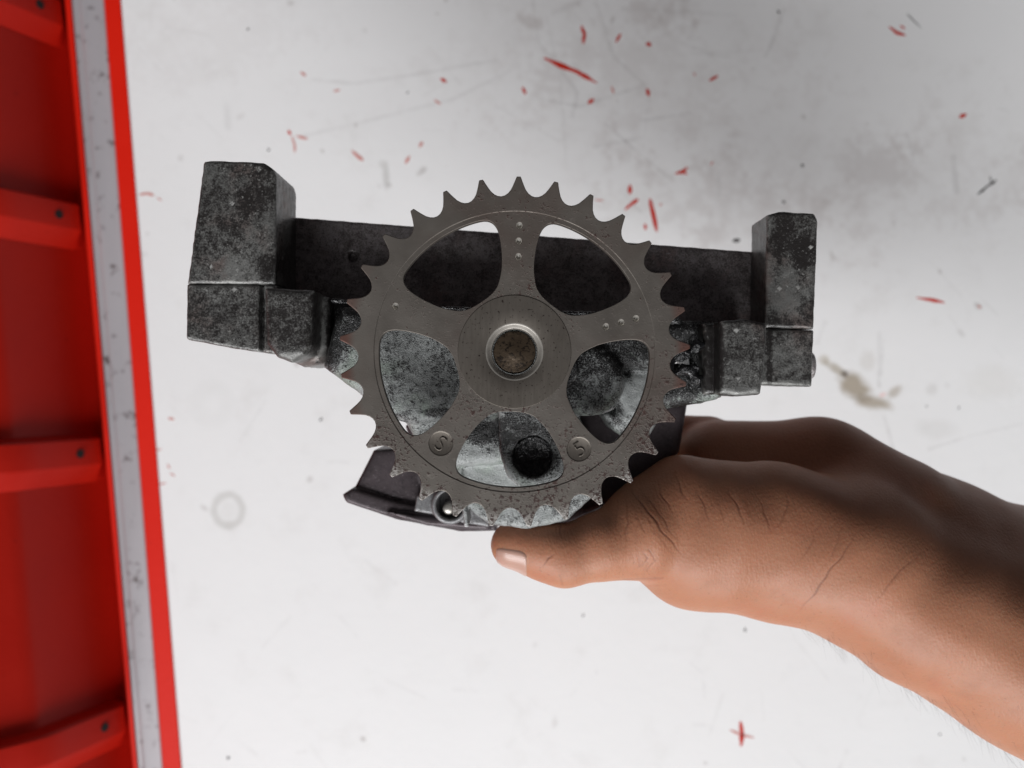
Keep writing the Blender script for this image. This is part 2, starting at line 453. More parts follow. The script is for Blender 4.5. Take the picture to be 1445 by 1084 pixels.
    for pts, wd, m in [
        ([(768, 82), (790, 92), (815, 102), (842, 117)], 6.5, R), ([(820, 36), (825, 48), (823, 62)], 5, R), ([(876, 48), (869, 60)], 5, R), ([(912, 61), (919, 64)], 7, R),
        ([(737, 123), (742, 133)], 5, R), ([(830, 146), (838, 140)], 7, R), ([(913, 125), (916, 136)], 6, R), ([(863, 122), (866, 132)], 5, Pl), ([(1001, 114), (1013, 107)], 5, R), ([(979, 103), (981, 107)], 4, Pl),
        ([(1255, 38), (1265, 46), (1278, 50)], 5, R), ([(1270, 36), (1277, 41)], 4, R), ([(1354, 166), (1364, 161)], 6, R), ([(953, 245), (963, 243), (970, 236)], 5, R), ([(963, 242), (970, 246)], 4, R), ([(1003, 233), (1006, 228)], 4, Pl),
        ([(889, 261), (889, 274)], 6, R), ([(882, 296), (891, 288), (901, 281)], 4.5, R), ([(917, 280), (921, 300), (927, 327)], 6.5, R), ([(910, 316), (911, 324)], 6, R), ([(931, 290), (934, 288)], 4, Pl), ([(840, 282), (851, 283)], 4, Pl),
        ([(1293, 420), (1312, 423), (1333, 427)], 5, R), ([(1045, 1018), (1047, 1034), (1046, 1053)], 6.5, R), ([(1030, 1030), (1046, 1037), (1064, 1041)], 4, Pl), ([(1380, 432), (1384, 434)], 4, Pl),
        ([(424, 102), (432, 107)], 5.5, Pl), ([(471, 129), (480, 127)], 4, Pl), ([(407, 184), (410, 190)], 6, R), ([(412, 192), (416, 206), (416, 216)], 3.5, Pl), ([(418, 192), (434, 196)], 5, Pl),
        ([(496, 212), (504, 220), (513, 227)], 5, Pl), ([(622, 111), (630, 116)], 6.5, R), ([(613, 141), (622, 147)], 4.5, Pl), ([(572, 231), (578, 220)], 5.5, Pl), ([(592, 208), (596, 200)], 5, Pl),
        ([(196, 275), (208, 273), (218, 276)], 4, Pl), ([(228, 283), (222, 279)], 3, Pl), ([(186, 302), (194, 301)], 4, R), ([(237, 590), (246, 592)], 3.5, Pl), ([(218, 636), (228, 634)], 3, Pl), ([(236, 655), (240, 662)], 3.5, Pl), ([(222, 684), (234, 682)], 3.5, Pl), ([(240, 668), (247, 672)], 3, Pl)]:
        sliver(pts, wd, m)
    for pts, wd in [([(1034, 340), (1044, 339)], 8), ([(1379, 275), (1392, 264), (1406, 254)], 3.5), ([(1392, 263), (1404, 258)], 3), ([(1400, 261), (1397, 249)], 2.5), ([(1104, 284), (1108, 286)], 5), ([(1131, 232), (1134, 235)], 6), ([(1097, 18), (1100, 16)], 6),
                    ([(1050, 889), (1053, 889)], 6), ([(452, 591), (454, 593)], 6), ([(320, 1069), (324, 1070)], 6), ([(822, 868), (824, 869)], 5), ([(1307, 574), (1309, 573)], 3.5), ([(1352, 575), (1354, 576)], 3.5), ([(1325, 1037), (1328, 1036)], 5), ([(349, 40), (351, 42)], 4), ([(378, 210), (380, 213)], 5), ([(575, 130), (576, 131)], 5), ([(1280, 20), (1300, 40)], 1.5)]:
        sliver(pts, wd, Dk, .12, 'dark_speck')
    return root
build_table()

def build_panel():
    # leaning red sheet steel panel: base runs along the table's rail, the sheet rises to the left
    def base(py): return T(90 + (187 - 90) * py / 1084.0, py, -18)
    root = empty('ribbed_steel_panel', base(540), 'red ribbed sheet steel panel standing along the left table edge', 'panel')
    up1 = Vector((-0.46, 0, 1.0)); up2 = Vector((-1.05, 0, 1.0))
    def wp(py, t, out=0.0):
        """t mm up the sheet, out mm off the sheet towards the table"""
        b = base(py)
        h1 = min(t, 52); h2 = max(0, t - 52)
        p = b + up1 * (h1 / 1000) + up2 * (h2 / 1000)
        return p + Vector((1.0, 0, .48)).normalized() * (out / 1000)
    yy = np.linspace(-700, 1800, 60); tt = [-10, 0, 4, 12, 30, 48, 52, 56, 90, 150, 260]
    V, F = [], []
    for y in yy:
        for t in tt: V.append(wp(y, t, 0.0))
    n = len(tt)
    for j in range(len(yy) - 1):
        for i in range(n - 1):
            F.append((j * n + i, j * n + i + 1, (j + 1) * n + i + 1, (j + 1) * n + i))
    mesh_obj('sheet', V, F, M['red'], root)
    for (yc, hy) in ((38, 72), (320, 97), (642, 126), (1010, 162)):
        # hat-section rib: flat upper face and sloping lower flank, foot end rounded off
        prof = [(-31, 0), (-27, 6.5), (-24, 7.5), (8, 7.5), (12, 7.0), (33, .6), (36, 0)]     # (px along the wall, mm off)
        V, F = [], []
        ts = [3, 5, 8, 14, 40, 52, 60, 120, 250]
        for t in ts:
            e = min(1, max(.12, (t - 2) / 5.0))
            for (dy, o_) in prof:
                V.append(wp(yc + dy * (.85 + .15 * e), t, .3 + o_ * e))
        n = len(prof)
        for j in range(len(ts) - 1):
            for i in range(n - 1):
                F.append((j * n + i, j * n + i + 1, (j + 1) * n + i + 1, (j + 1) * n + i))
        F.append(tuple(range(n)))
        rib = mesh_obj('rib', V, F, M['red'], root)
        auto_smooth(rib, 25)
        c = wp(yc - 6, 20, 8.2); nrm = Vector((1.0, 0, .48)).normalized()
        t1 = Vector((0, 1, 0)); t2 = nrm.cross(t1)
        V = [c + (t1 * math.cos(a) + t2 * math.sin(a)) * .0024 for a in np.linspace(0, 2 * math.pi, 17)[:-1]]
        V += [v - nrm * .0005 for v in V]
        F = [tuple(range(16))] + [(i, i + 16, (i + 1) % 16 + 16, (i + 1) % 16) for i in range(16)]
        mesh_obj('bolt_hole', V, F, M['void'], rib, smooth=False)
build_panel()

# ------------------------------------------------------------------ signed-distance casting tools
def surface_nets(f, org, h):
    s = f < 0
    nx, ny, nz = f.shape
    c = np.zeros((nx - 1, ny - 1, nz - 1), np.uint8)
    offs = [(i, j, k) for i in (0, 1) for j in (0, 1) for k in (0, 1)]
    for (i, j, k) in offs:
        c += s[i:nx - 1 + i, j:ny - 1 + j, k:nz - 1 + k]
    act = (c > 0) & (c < 8)
    I, J, K = np.nonzero(act)
    idx = -np.ones(c.shape, np.int64)
    idx[I, J, K] = np.arange(len(I))
    pos = np.zeros((len(I), 3)); cnt = np.zeros(len(I))
    val = {o: f[I + o[0], J + o[1], K + o[2]] for o in offs}
    for a in offs:
        for ax in range(3):
            if a[ax] == 0:
                b = list(a); b[ax] = 1; b = tuple(b)
                va, vb = val[a], val[b]
                m = (va < 0) != (vb < 0)
                t = np.where(m, va / np.where(m, va - vb, 1), 0)
                p = np.zeros((len(I), 3)) + np.array(a)
                p[:, ax] = t
                pos += p * m[:, None]; cnt += m
    pos /= np.maximum(cnt, 1)[:, None]
    P = (np.stack([I, J, K], 1) + pos) * h + np.array(org)
    quads = []
    for ax in range(3):
        u, v = [(1, 2), (2, 0), (0, 1)][ax]
        sl0 = [slice(1, n - 1) for n in (nx, ny, nz)]; sl1 = list(sl0)
        sl0[ax] = slice(0, (nx, ny, nz)[ax] - 1); sl1[ax] = slice(1, (nx, ny, nz)[ax])
        A, B = s[tuple(sl0)], s[tuple(sl1)]
        for flip, mask in ((False, A & ~B), (True, ~A & B)):
            q = np.stack(np.nonzero(mask), 1)
            if len(q) == 0: continue
            for cidx in range(3):
                if cidx != ax: q[:, cidx] += 1
            def cell(du, dv):
                r = q.copy(); r[:, u] -= du; r[:, v] -= dv
                return idx[r[:, 0], r[:, 1], r[:, 2]]
            qd = np.stack([cell(1, 1), cell(0, 1), cell(0, 0), cell(1, 0)], 1)
            quads.append(qd[:, ::-1] if flip else qd)
    return P, np.concatenate(quads)

class Field:
    def __init__(s, lo, hi, h):
        s.lo, s.h = np.array(lo, float), h
        n = [int((b - a) / h) + 2 for a, b in zip(lo, hi)]
        s.x = (lo[0] + h * np.arange(n[0])).astype(np.float32)
        s.y = (lo[1] + h * np.arange(n[1])).astype(np.float32)
        s.z = (lo[2] + h * np.arange(n[2])).astype(np.float32)
        s.X2, s.Y2 = np.meshgrid(s.x, s.y, indexing='ij')
        s.f = np.full(n, 50.0, np.float32)
    def add(s, d, k=0.0):
        if k <= 0: s.f = np.minimum(s.f, d)
        else:
            hh = np.maximum(k - np.abs(s.f - d), 0) / k
            s.f = np.minimum(s.f, d) - hh * hh * k * .25
    def cut(s, d, k=0.0):
        d = -d
        if k <= 0: s.f = np.maximum(s.f, d)
        else:
            hh = np.maximum(k - np.abs(s.f - d), 0) / k
            s.f = np.maximum(s.f, d) + hh * hh * k * .25
    def _ext(s, d2, z0, z1, r):
        zc, hz = (z0 + z1) / 2, abs(z0 - z1) / 2
        a = (d2 + r)[:, :, None]; b = (np.abs(s.z - zc) - hz + r)[None, None, :]
        return np.minimum(np.maximum(a, b), 0) + np.sqrt(np.maximum(a, 0) ** 2 + np.maximum(b, 0) ** 2) - r
    def prism(s, pts, d0, d1, r=1.0):
        """polygon in photograph px at depth d0, straight back to depth d1"""
        P = [mm(px, py, d0)[:2] for px, py in pts]
        d = np.full(s.X2.shape, 1e9); sg = np.ones(s.X2.shape)
        n = len(P)
        for i in range(n):
            (ax, ay), (bx, by) = P[i], P[i - 1]
            ex, ey = bx - ax, by - ay
            wx, wy = s.X2 - ax, s.Y2 - ay
            t = np.clip((wx * ex + wy * ey) / (ex * ex + ey * ey), 0, 1)
            d = np.minimum(d, (wx - ex * t) ** 2 + (wy - ey * t) ** 2)
            c1 = s.Y2 >= ay; c2 = s.Y2 < by; c3 = ex * wy > ey * wx
            fl = (c1 & c2 & c3) | (~c1 & ~c2 & ~c3)
            sg = np.where(fl, -sg, sg)
        return s._ext(sg * np.sqrt(d), -d0, -d1, r)
    def cyl(s, px, py, rpx, d0, d1, r=.5):
        x, y, _ = mm(px, py, d0); R = rpx * (GEAR_D + d0) / FPX
        return s._ext(np.hypot(s.X2 - x, s.Y2 - y) - R, -d0, -d1, r)
    def cone(s, a, b, zs=1.0):
        """a, b = (px, py, depth, radius mm); zs squashes depth"""
        A, B = np.array(mm(*a[:3])), np.array(mm(*b[:3])); r1, r2 = a[3], b[3]
        zc = (A[2] + B[2]) / 2
        A[2] = zc + (A[2] - zc); e = B - A
        e2 = np.array([e[0], e[1], e[2] / zs])
        wx, wy = (s.X2 - A[0])[:, :, None], (s.Y2 - A[1])[:, :, None]
        wz = ((s.z - A[2]) / zs)[None, None, :]
        t = np.clip((wx * e2[0] + wy * e2[1] + wz * e2[2]) / (e2 @ e2 + 1e-9), 0, 1)
        d = np.sqrt((wx - e2[0] * t) ** 2 + (wy - e2[1] * t) ** 2 + (wz - e2[2] * t) ** 2) - (r1 + (r2 - r1) * t)
        return (d * min(1.0, zs ** .5)).astype(np.float32)
    def chain(s, pts, k, zs=1.0, kin=3.0):
        for a, b in zip(pts[:-1], pts[1:]): s.add(s.cone(a, b, zs), k)
    def build(s, name, mat, parent, rough=0.0):
        if rough:
            # uneven foundry surface
            x, y, z = s.X2[:, :, None], s.Y2[:, :, None], s.z[None, None, :]
            s.f = s.f + rough * (np.sin(x * .9 + 1.7 * np.sin(y * .7)) * np.sin(y * 1.1 + z * .8) + .6 * np.sin(z * 1.7 + x * .5) * np.sin(x * 1.9 - y * .6))
        P, Q = surface_nets(s.f, s.lo, s.h)
        V = P / 1000; V[:, 2] += GEAR_Z
        return mesh_obj(name, V, Q, mat, parent)

# ------------------------------------------------------------------ the oil pump
pump = empty('oil_pump', W(726, 748, 60), 'grimy cast aluminium engine oil pump with toothed steel sprocket, held in a hand', 'oil pump')

def rnd_grime(o, x0, y0, x1, y1):
    bl = []
    for _ in range(26):
        r = random.uniform(6, 26)
        bl.append((random.uniform(x0, x1), random.uniform(y0, y1), r * random.uniform(.6, 1.2), r * random.uniform(.8, 1.8), random.choice((-.3, -.2, .15, .25, .35))))
    add_grime(o, bl)
def build_castings():
    # upper casting: two columns joined by the dark bar
    F = Field((-112, 16, -46), (-60, 72, -12), .5)
    F.add(F.prism([(287, 228), (296, 226), (372, 229), (386, 239), (389, 248), (389, 401.5), (264, 400.3)], 17, 40.5, .8))
    rnd_grime(F.build('bearing_column', M['column'], pump, .06), 265, 225, 415, 400)
    F = Field((60, 10, -46), (110, 62, -18), .5)
    F.add(F.prism([(1083, 303), (1100, 298), (1150, 301), (1155, 312), (1149, 464.6), (1080, 462.4)], 23, 40, .9))
    rnd_grime(F.build('bearing_column', M['column'], pump, .06), 1060, 298, 1155, 465)
    F = Field((-90, 8, -64), (90, 58, -34), .6)
    F.add(F.prism([(398, 305), (1075, 356), (1078, 476), (398, 450)], 39.5, 58, .8))
    F.cut(F.cyl(497, 362, 7, 39, 42.0, .3), .5)
    F.build('shaft_bar', M['bar'], pump, .05)
    # lower casting
    F = Field((-112, -56, -56), (110, 34, -2), .6)
    F.add(F.prism([(482, 432), (720, 441), (980, 452), (985, 470), (930, 522), (860, 520), (800, 580), (700, 592), (640, 590), (585, 600), (556, 593), (454, 518), (470, 450)], 15, 48, 3.2))
    F.add(F.prism([(450, 425), (500, 428), (500, 530), (452, 514)], 27, 50, 2), 2)
    F.add(F.prism([(560, 575), (815, 578), (835, 635), (800, 652), (640, 660), (585, 622)], 19, 48, 3), 1.5)
    F.add(F.prism([(628, 640), (845, 622), (850, 690), (800, 736), (745, 748), (690, 741), (642, 705)], 25, 52, 1.8), 1.5)
    F.add(F.prism([(645, 662), (652, 660), (662, 745), (655, 745)], 24, 40, .8), .8)
    F.add(F.prism([(703, 562), (790, 560), (812, 640), (800, 680), (770, 697), (738, 694), (715, 672), (704, 635)], 10, 40, 1.0), .8)
    F.add(F.cyl(788, 522, 28, 6, 30, 1.0), 1.0)
    F.add(F.cyl(832, 536, 52, 12, 40, 4.0), 1.2)
    F.add(F.prism([(868, 528), (960, 512), (1004, 545), (990, 566), (935, 574), (905, 596), (884, 590), (866, 560)], 21, 48, 3), 2.5)
    F.add(F.prism([(852, 585), (915, 560), (928, 600), (906, 634), (866, 606)], 28, 50, 3), 2.0)
    F.add(F.prism([(970, 452), (1020, 454), (1020, 562), (978, 562)], 25, 48, 2), 1.5)
    F.add(F.cone((930, 560, 26, 3.6), (1004, 553, 24, 2.6)), 2)
    F.cut(F.cyl(752, 645, 29, 9, 46, .3), .5)
    add_grime(F.build('lower_casting', M['casting'], pump, .10), [(860, 500, 75, 36, .75), (965, 500, 40, 75, 1.3), (750, 600, 48, 34, .55), (752, 640, 34, 34, .35), (678, 608, 34, 18, .8), (735, 665, 15, 20, .3),
        (690, 675, 60, 28, -.5), (625, 583, 30, 6, .9), (570, 590, 20, 8, .4), (500, 450, 34, 40, .9), (465, 470, 14, 60, 1.2), (520, 520, 30, 30, -.3), (720, 434, 320, 12, 1.4), (600, 500, 70, 26, .12), (905, 560, 26, 36, -.5), (835, 560, 26, 30, .25), (795, 520, 18, 60, .9), (870, 580, 10, 20, .4)])
    # grimy bosses and column feet of the lower casting
    F = Field((-112, -8, -50), (-52, 34, -8), .5)
    F.add(F.prism([(263, 400.6), (389, 402), (389, 500), (372, 498), (330, 492), (262, 479)], 17, 46, .8))
    F.add(F.prism([(430, 415), (462, 418), (466, 490), (452, 514), (425, 518), (400, 505)], 19, 47, 3.6), 1.0)
    F.add(F.prism([(371, 405), (441, 409), (439, 488), (430, 502), (410, 512), (390, 505), (374, 485)], 8, 40, 2.4), .3)
    F.cut(F.prism([(364, 402), (371, 402), (371, 500), (364, 500)], 16, 20.5, .6), .4)
    add_grime(F.build('mounting_foot', M['column'], pump, .07), [(447, 460, 6, 70, .35), (468, 470, 8, 60, .7), (415, 508, 40, 9, -.7), (400, 408, 40, 4, -.6), (456, 490, 5, 30, -.6), (300, 402, 70, 3, -.5), (400, 470, 30, 50, .15)])
    F = Field((52, -8, -52), (106, 26, -6), .5)
    F.add(F.prism([(1077, 464), (1149, 466), (1146, 546), (1074, 543)], 23, 46, .8))
    F.add(F.prism([(993, 456), (1012, 456), (1010, 557), (994, 557)], 17, 42, 1.5), .8)
    F.add(F.prism([(1017, 453), (1050, 450), (1083, 456), (1081, 510), (1074, 557), (1040, 560), (1016, 556)], 10, 42, 1.5), .4)
    add_grime(F.build('mounting_foot', M['column'], pump, .07), [(1003, 505, 9, 60, .8), (1016, 505, 5, 60, .8), (1045, 553, 40, 5, -.6), (1110, 541, 40, 4, -.7), (1110, 465, 40, 3, -.5), (1112, 510, 30, 30, -.25), (1086, 510, 4, 50, .6)])
    # pickup cover at the back
    F = Field((-72, -62, -86), (70, 6, -38), .7)
    F.add(F.prism([(570, 600), (905, 565), (972, 568), (960, 640), (915, 672), (880, 702), (800, 746), (690, 744), (600, 722), (585, 640)], 50, 80, 2.5))
    F.add(F.prism([(527, 635), (600, 630), (592, 716), (499, 690)], 55, 80, 1.4), 1.0)
    F.add(F.prism([(482, 699), (497, 689), (560, 708), (640, 724), (700, 733), (702, 750), (650, 751), (560, 734), (488, 710)], 53, 68, 1.2), .6)
    F.add(F.prism([(540, 722), (690, 740), (690, 749), (600, 742)], 51, 60, .8), .4)
    F.build('pickup_cover', M['cover'], pump, .03)
    F = Field((-36, -52, -66), (-4, -34, -40), .4)
    F.add(F.cyl(635, 714, 27, 44, 62, 1.4))
    F.cut(F.cyl(635, 714, 20, 43, 50, 2.0), 1.2)
    F.add(F.prism([(588, 700), (618, 690), (620, 728), (584, 722)], 47, 60, .8), .8)
    F.add(F.prism([(655, 700), (690, 715), (690, 744), (650, 738)], 47, 60, .8), .8)
    F.build('cover_boss', M['boss'], pump, .02)
build_castings()

def lathe(name, prof, cx, cy, z0, mat, parent, seg=96):
    """prof: (r px at sprocket face, z mm above sprocket face)"""
    k = GEAR_D / FPX
    x0, y0, _ = mm(cx, cy, 0)
    V, F = [], []
    n = len(prof)
    for i in range(seg):
        a = 2 * math.pi * i / seg
        for r, z in prof:
            V.append(((x0 + r * k * math.cos(a)) / 1000, (y0 + r * k * math.sin(a)) / 1000, GEAR_Z + (z0 + z) / 1000))
    for i in range(seg):
        j = (i + 1) % seg
        for q in range(n - 1):
            F.append((i * n + q, i * n + q + 1, j * n + q + 1, j * n + q))
    o = mesh_obj(name, V, F, mat, parent)
    auto_smooth(o, 40)
    return o

def curve_solid(name, loops, z_top, thick, bevel, mat, parent):
    """flat plate with holes from 2D loops (mm), front face at z_top"""
    cu = bpy.data.curves.new(name + '_outline', 'CURVE')
    cu.dimensions = '2D'; cu.fill_mode = 'BOTH'
    cu.extrude = max(thick / 2 - bevel, .01) / 1000
    cu.bevel_depth = bevel / 1000; cu.bevel_resolution = 2; cu.offset = -bevel / 1000
    for L in loops:
        sp = cu.splines.new('POLY'); sp.points.add(len(L) - 1)
        for p, (x, y) in zip(sp.points, L): p.co = (x / 1000, y / 1000, 0, 1)
        sp.use_cyclic_u = True
    t = bpy.data.objects.new('t', cu); COL.objects.link(t)
    dg = bpy.context.evaluated_depsgraph_get()
    me = bpy.data.meshes.new_from_object(t.evaluated_get(dg))
    bpy.data.objects.remove(t); bpy.data.curves.remove(cu)
    me.materials.clear(); me.materials.append(mat)
    V = np.empty(len(me.vertices) * 3); me.vertices.foreach_get('co', V); V = V.reshape(-1, 3)
    V[:, 2] += GEAR_Z + (z_top - thick / 2) / 1000
    V -= np.array(wloc(parent))
    me.vertices.foreach_set('co', V.ravel()); me.update()
    o = bpy.data.objects.new(name, me); link(o, parent)
    auto_smooth(o, 30)
    return o

def build_sprocket():
    k = GEAR_D / FPX
    GX, GY = 726.0, 496.5
    x0, y0, _ = mm(GX, GY, 0)
    N = 29; ph = math.radians(88.6)
    half = [(2.6, 247.5), (3.6, 245.6), (5.6, 240.5), (8.2, 234.2), (11.0, 228.6), (14.6, 224.3), (19.0, 221.4), (23.7, 220.4)]
    outer = []
    for i in range(N):
        a = ph + 2 * math.pi * i / N
        wob = random.uniform(-.6, .5)
        seq = [(-l, r) for l, r in reversed(half)] + half        # lateral measured clockwise-negative
        for l, r in seq:
            if r > 240: r += wob
            th = a + l / r
            outer.append((x0 + r * k * math.cos(th), y0 + r * k * math.sin(th)))
    circ = lambda R, n: [(x0 + R * k * math.cos(2 * math.pi * i / n), y0 + R * k * math.sin(2 * math.pi * i / n)) for i in range(n)]
    WZ = -.20
    DIMP = ((733, 318), (732, 340), (731.5, 362), (855, 461), (876.5, 455), (897.5, 449.5), (558, 432))
    STAMP = ((622, 626), (817, 634))
    def ring_at(p, R, n):
        cx, cy, _ = mm(*p, 0)
        return [(cx + R * k * math.cos(2 * math.pi * i / n), cy + R * k * math.sin(2 * math.pi * i / n)) for i in range(n)]
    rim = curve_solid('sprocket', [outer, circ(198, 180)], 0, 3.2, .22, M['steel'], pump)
    hp = [(0, 84.5), (6, 85.2), (11, 87), (16, 91), (20, 97), (23.5, 110), (25.4, 122), (26.4, 140), (26.6, 158), (26, 174), (24.6, 184), (22.4, 189.5), (19.5, 191.6), (13, 192), (6.5, 192), (0, 192)]
    holes = []
    for i in range(5):
        c = math.radians(123.7 + 72 * i)
        seq = [(d, r) for d, r in hp] + [(-d, r) for d, r in reversed(hp[1:-1])]
        # smooth the outline
        pts = [Vector((r * math.cos(math.radians(d) + c), r * math.sin(math.radians(d) + c))) for d, r in seq]
        for _ in range(2):
            new = []
            for p, q in zip(pts, pts[1:] + pts[:1]):
                new += [p.lerp(q, .25), p.lerp(q, .75)]
            pts = new
        holes.append([(x0 + p.x * k, y0 + p.y * k) for p in pts])
    curve_solid('web', [circ(200.5, 180), circ(39.5, 64)] + holes + [ring_at(p, 4.3, 20) for p in DIMP] + [ring_at(p, 17.2, 48) for p in STAMP], WZ, 2.3, .12, M['steel'], rim)
    lathe('hub_disc', [(80.2, -.5), (80.2, -.12), (79.5, .0), (60, .04), (41.2, .04), (40.6, .0), (40.4, -.6)], GX, GY, 0, M['hub'], rim)
    lathe('countersink', [(40.9, -.3), (40.7, .03), (39.4, .02), (37.8, -.15), (34.6, -1.15), (33.6, -1.25), (32.8, -1.15), (32.2, -1.4), (32.0, -3.6)], GX, GY, 0, M['ring'], rim)
    lathe('shaft_end', [(0.01, -1.5), (10, -1.5), (11, -1.58), (27, -1.55), (29, -1.65), (30.4, -2.1), (31.0, -8)], GX, GY, 0, M['shaft'], rim, 64)
    # drilled dimples on the spokes
    for px, py in DIMP:
        R = 4.5
        lathe('dimple', [(.01, -1.05), (R * .3, -.98), (R * .55, -.75), (R * .8, -.38), (R * .95, -.1), (R * 1.0, -.03), (R * 1.06, -.35)], px, py, WZ, M['bright'], rim, 20)
    for px, py in STAMP:
        lathe('stamp_recess', [(.01, -.16), (15.8, -.16), (16.7, -.1), (17.2, -.02), (17.6, -.3)], px, py, WZ, M['hub'], rim, 48)
    # stamped characters
    for ch, px, py, rot in (('S', 622, 626, math.radians(-34)), ('5', 817, 634, math.radians(34))):
        tx = bpy.data.curves.new('ch', 'FONT'); tx.body = ch
        tx.size = .0058; tx.align_x = 'CENTER'; tx.align_y = 'CENTER'
        tx.extrude = .00012; tx.bevel_depth = .00010; tx.offset = -.00020; tx.bevel_resolution = 1
        t = bpy.data.objects.new('t', tx); COL.objects.link(t)
        dg = bpy.context.evaluated_depsgraph_get(); dg.update()
        me = bpy.data.meshes.new_from_object(t.evaluated_get(dg))
        bpy.data.objects.remove(t); bpy.data.curves.remove(tx)
        me.materials.clear(); me.materials.append(M['hub'])
        n = len(me.vertices)
        V = np.empty(n * 3); me.vertices.foreach_get('co', V); V = V.reshape(-1, 3)
        V[:, :2] -= (V[:, :2].max(0) + V[:, :2].min(0)) / 2
        c, s_ = math.cos(rot), math.sin(rot)
        X = V[:, 0] * c - V[:, 1] * s_; Y = V[:, 0] * s_ + V[:, 1] * c
        p = W(px, py, .34)
        V = np.stack([X + p.x, Y + p.y, V[:, 2] + p.z + .00008], 1) - np.array(wloc(rim))
        me.vertices.foreach_set('co', V.ravel()); me.update()
        o = bpy.data.objects.new('stamped_character', me); link(o, rim)
        auto_smooth(o, 35)
    return rim
build_sprocket()

def build_pump_details():
    # oil pooled inside the pressure port
    k = (GEAR_D + 24) / FPX
    x0, y0, z0 = mm(752, 645, 15)
    V, F = [], []
    R = 29 * (GEAR_D + 9) / FPX * .995
    rings, seg = 10, 48
    for i in range(rings + 1):
        for j in range(seg):
            a = 2 * math.pi * j / seg
            V.append(((x0 + R * i / rings * math.cos(a)) / 1000, (y0 + R * i / rings * math.sin(a)) / 1000, GEAR_Z + (z0 + 1.2 * (i / rings) ** 3) / 1000))
    for i in range(rings):
        for j in range(seg):
            F.append((i * seg + j, (i + 1) * seg + j, (i + 1) * seg + (j + 1) % seg, i * seg + (j + 1) % seg))
    mesh_obj('port_oil', V, F, M['oil'], pump)
    # thick oil residue on the ledge and beside the right-hand foot
    F = Field((-62, -6, -30), (72, 28, -8), .55)
    for a, b in (((470, 424, 14, .8), (502, 428, 14, .5)), ((608, 433, 13.5, .5), (664, 437, 13.5, .75)), ((792, 441, 14, .5), (840, 443, 14, .8)), ((872, 444, 13.5, .9), (925, 446, 13.5, .7))):
        F.add(F.cone(a, b))
    rr_ = random.Random(11)
    for _ in range(26):
        x, y = rr_.uniform(938, 984), rr_.uniform(448, 535)
        F.add(F.cone((x, y, 17, rr_.uniform(.9, 2.2)), (x + rr_.uniform(-14, 14), y + rr_.uniform(-6, 6), 17, rr_.uniform(.6, 1.5))), .8)
    ob = F.build('oil_residue', M['oil'], pump); ob['kind'] = 'stuff'
    # bolt head on the far side of the right-hand foot
    c = W(1146.5, 516, 36); V, F = [], []
    seg = 24
    for (dx, r) in ((-5, 4.4), (-.9, 4.4), (-.2, 3.9), (0, .01)):
        for j in range(seg):
            a = 2 * math.pi * j / seg
            V.append((c.x + dx / 1000, c.y + r * math.cos(a) / 1000, c.z + r * math.sin(a) / 1000))
    for i in range(3):
        for j in range(seg):
            F.append((i * seg + j, i * seg + (j + 1) % seg, (i + 1) * seg + (j + 1) % seg, (i + 1) * seg + j))
    auto_smooth(mesh_obj('bolt_head', V, F, M['bar'], pump), 30)
    # screw seen in the cover's cup
    c = W(633, 718, 46); V, F = [], []
    prof = [(.01, 1.2), (.9, 1.1), (1.6, .7), (1.9, 0), (1.9, -5)]
    for (r, z) in prof:
        for j in range(seg):
            a = 2 * math.pi * j / seg
            V.append((c.x + r * math.cos(a) / 1000, c.y + r * math.sin(a) / 1000, c.z + z / 1000))
    for i in range(len(prof) - 1):
        for j in range(seg):
            F.append((i * seg + j, (i + 1) * seg + j, (i + 1) * seg + (j + 1) % seg, i * seg + (j + 1) % seg))
    mesh_obj('cover_screw', V, F, M['bright'], pump)
build_pump_details()

# ------------------------------------------------------------------ the hand
person = empty('person', W(1240, 800, 60), 'bare forearm and hand gripping the oil pump from the right, thumb underneath', 'person')

CREASES = [  # photograph px polylines on the thenar, wrist and thumb
    ([(893, 690), (905, 712), (925, 735), (948, 765), (962, 785)], 1.0), ([(905, 688), (922, 715), (940, 738), (958, 765)], .6),
    ([(930, 682), (938, 705), (948, 722)], .9), ([(955, 672), (962, 690), (972, 708)], .8), ([(985, 690), (992, 712), (1000, 735)], .8), ([(1028, 690), (1040, 715), (1052, 745)], .9),
    ([(1070, 700), (1078, 725), (1090, 750)], .8), ([(1010, 705), (1018, 725), (1022, 740)], .5), ([(1115, 690), (1108, 720), (1098, 745)], .6),
    ([(1160, 735), (1140, 775), (1120, 800)], .35), ([(1208, 752), (1180, 795), (1150, 835), (1130, 862)], .8), ([(1300, 778), (1262, 815), (1232, 852)], .6), ([(1190, 745), (1172, 785)], .4),
    ([(792, 742), (793, 755)], .8), ([(768, 800), (772, 788), (780, 782)], .9), ([(790, 812), (794, 826)], .4), ([(883, 700), (886, 740), (882, 775)], .6), ([(872, 705), (868, 740)], .35), ([(898, 730), (912, 750)], .5),
    ([(905, 778), (912, 788), (908, 800)], .7), ([(915, 775), (922, 790)], .6), ([(925, 790), (915, 806)], .5), ([(900, 788), (905, 800)], .5), ([(880, 818), (935, 816)], .5)]

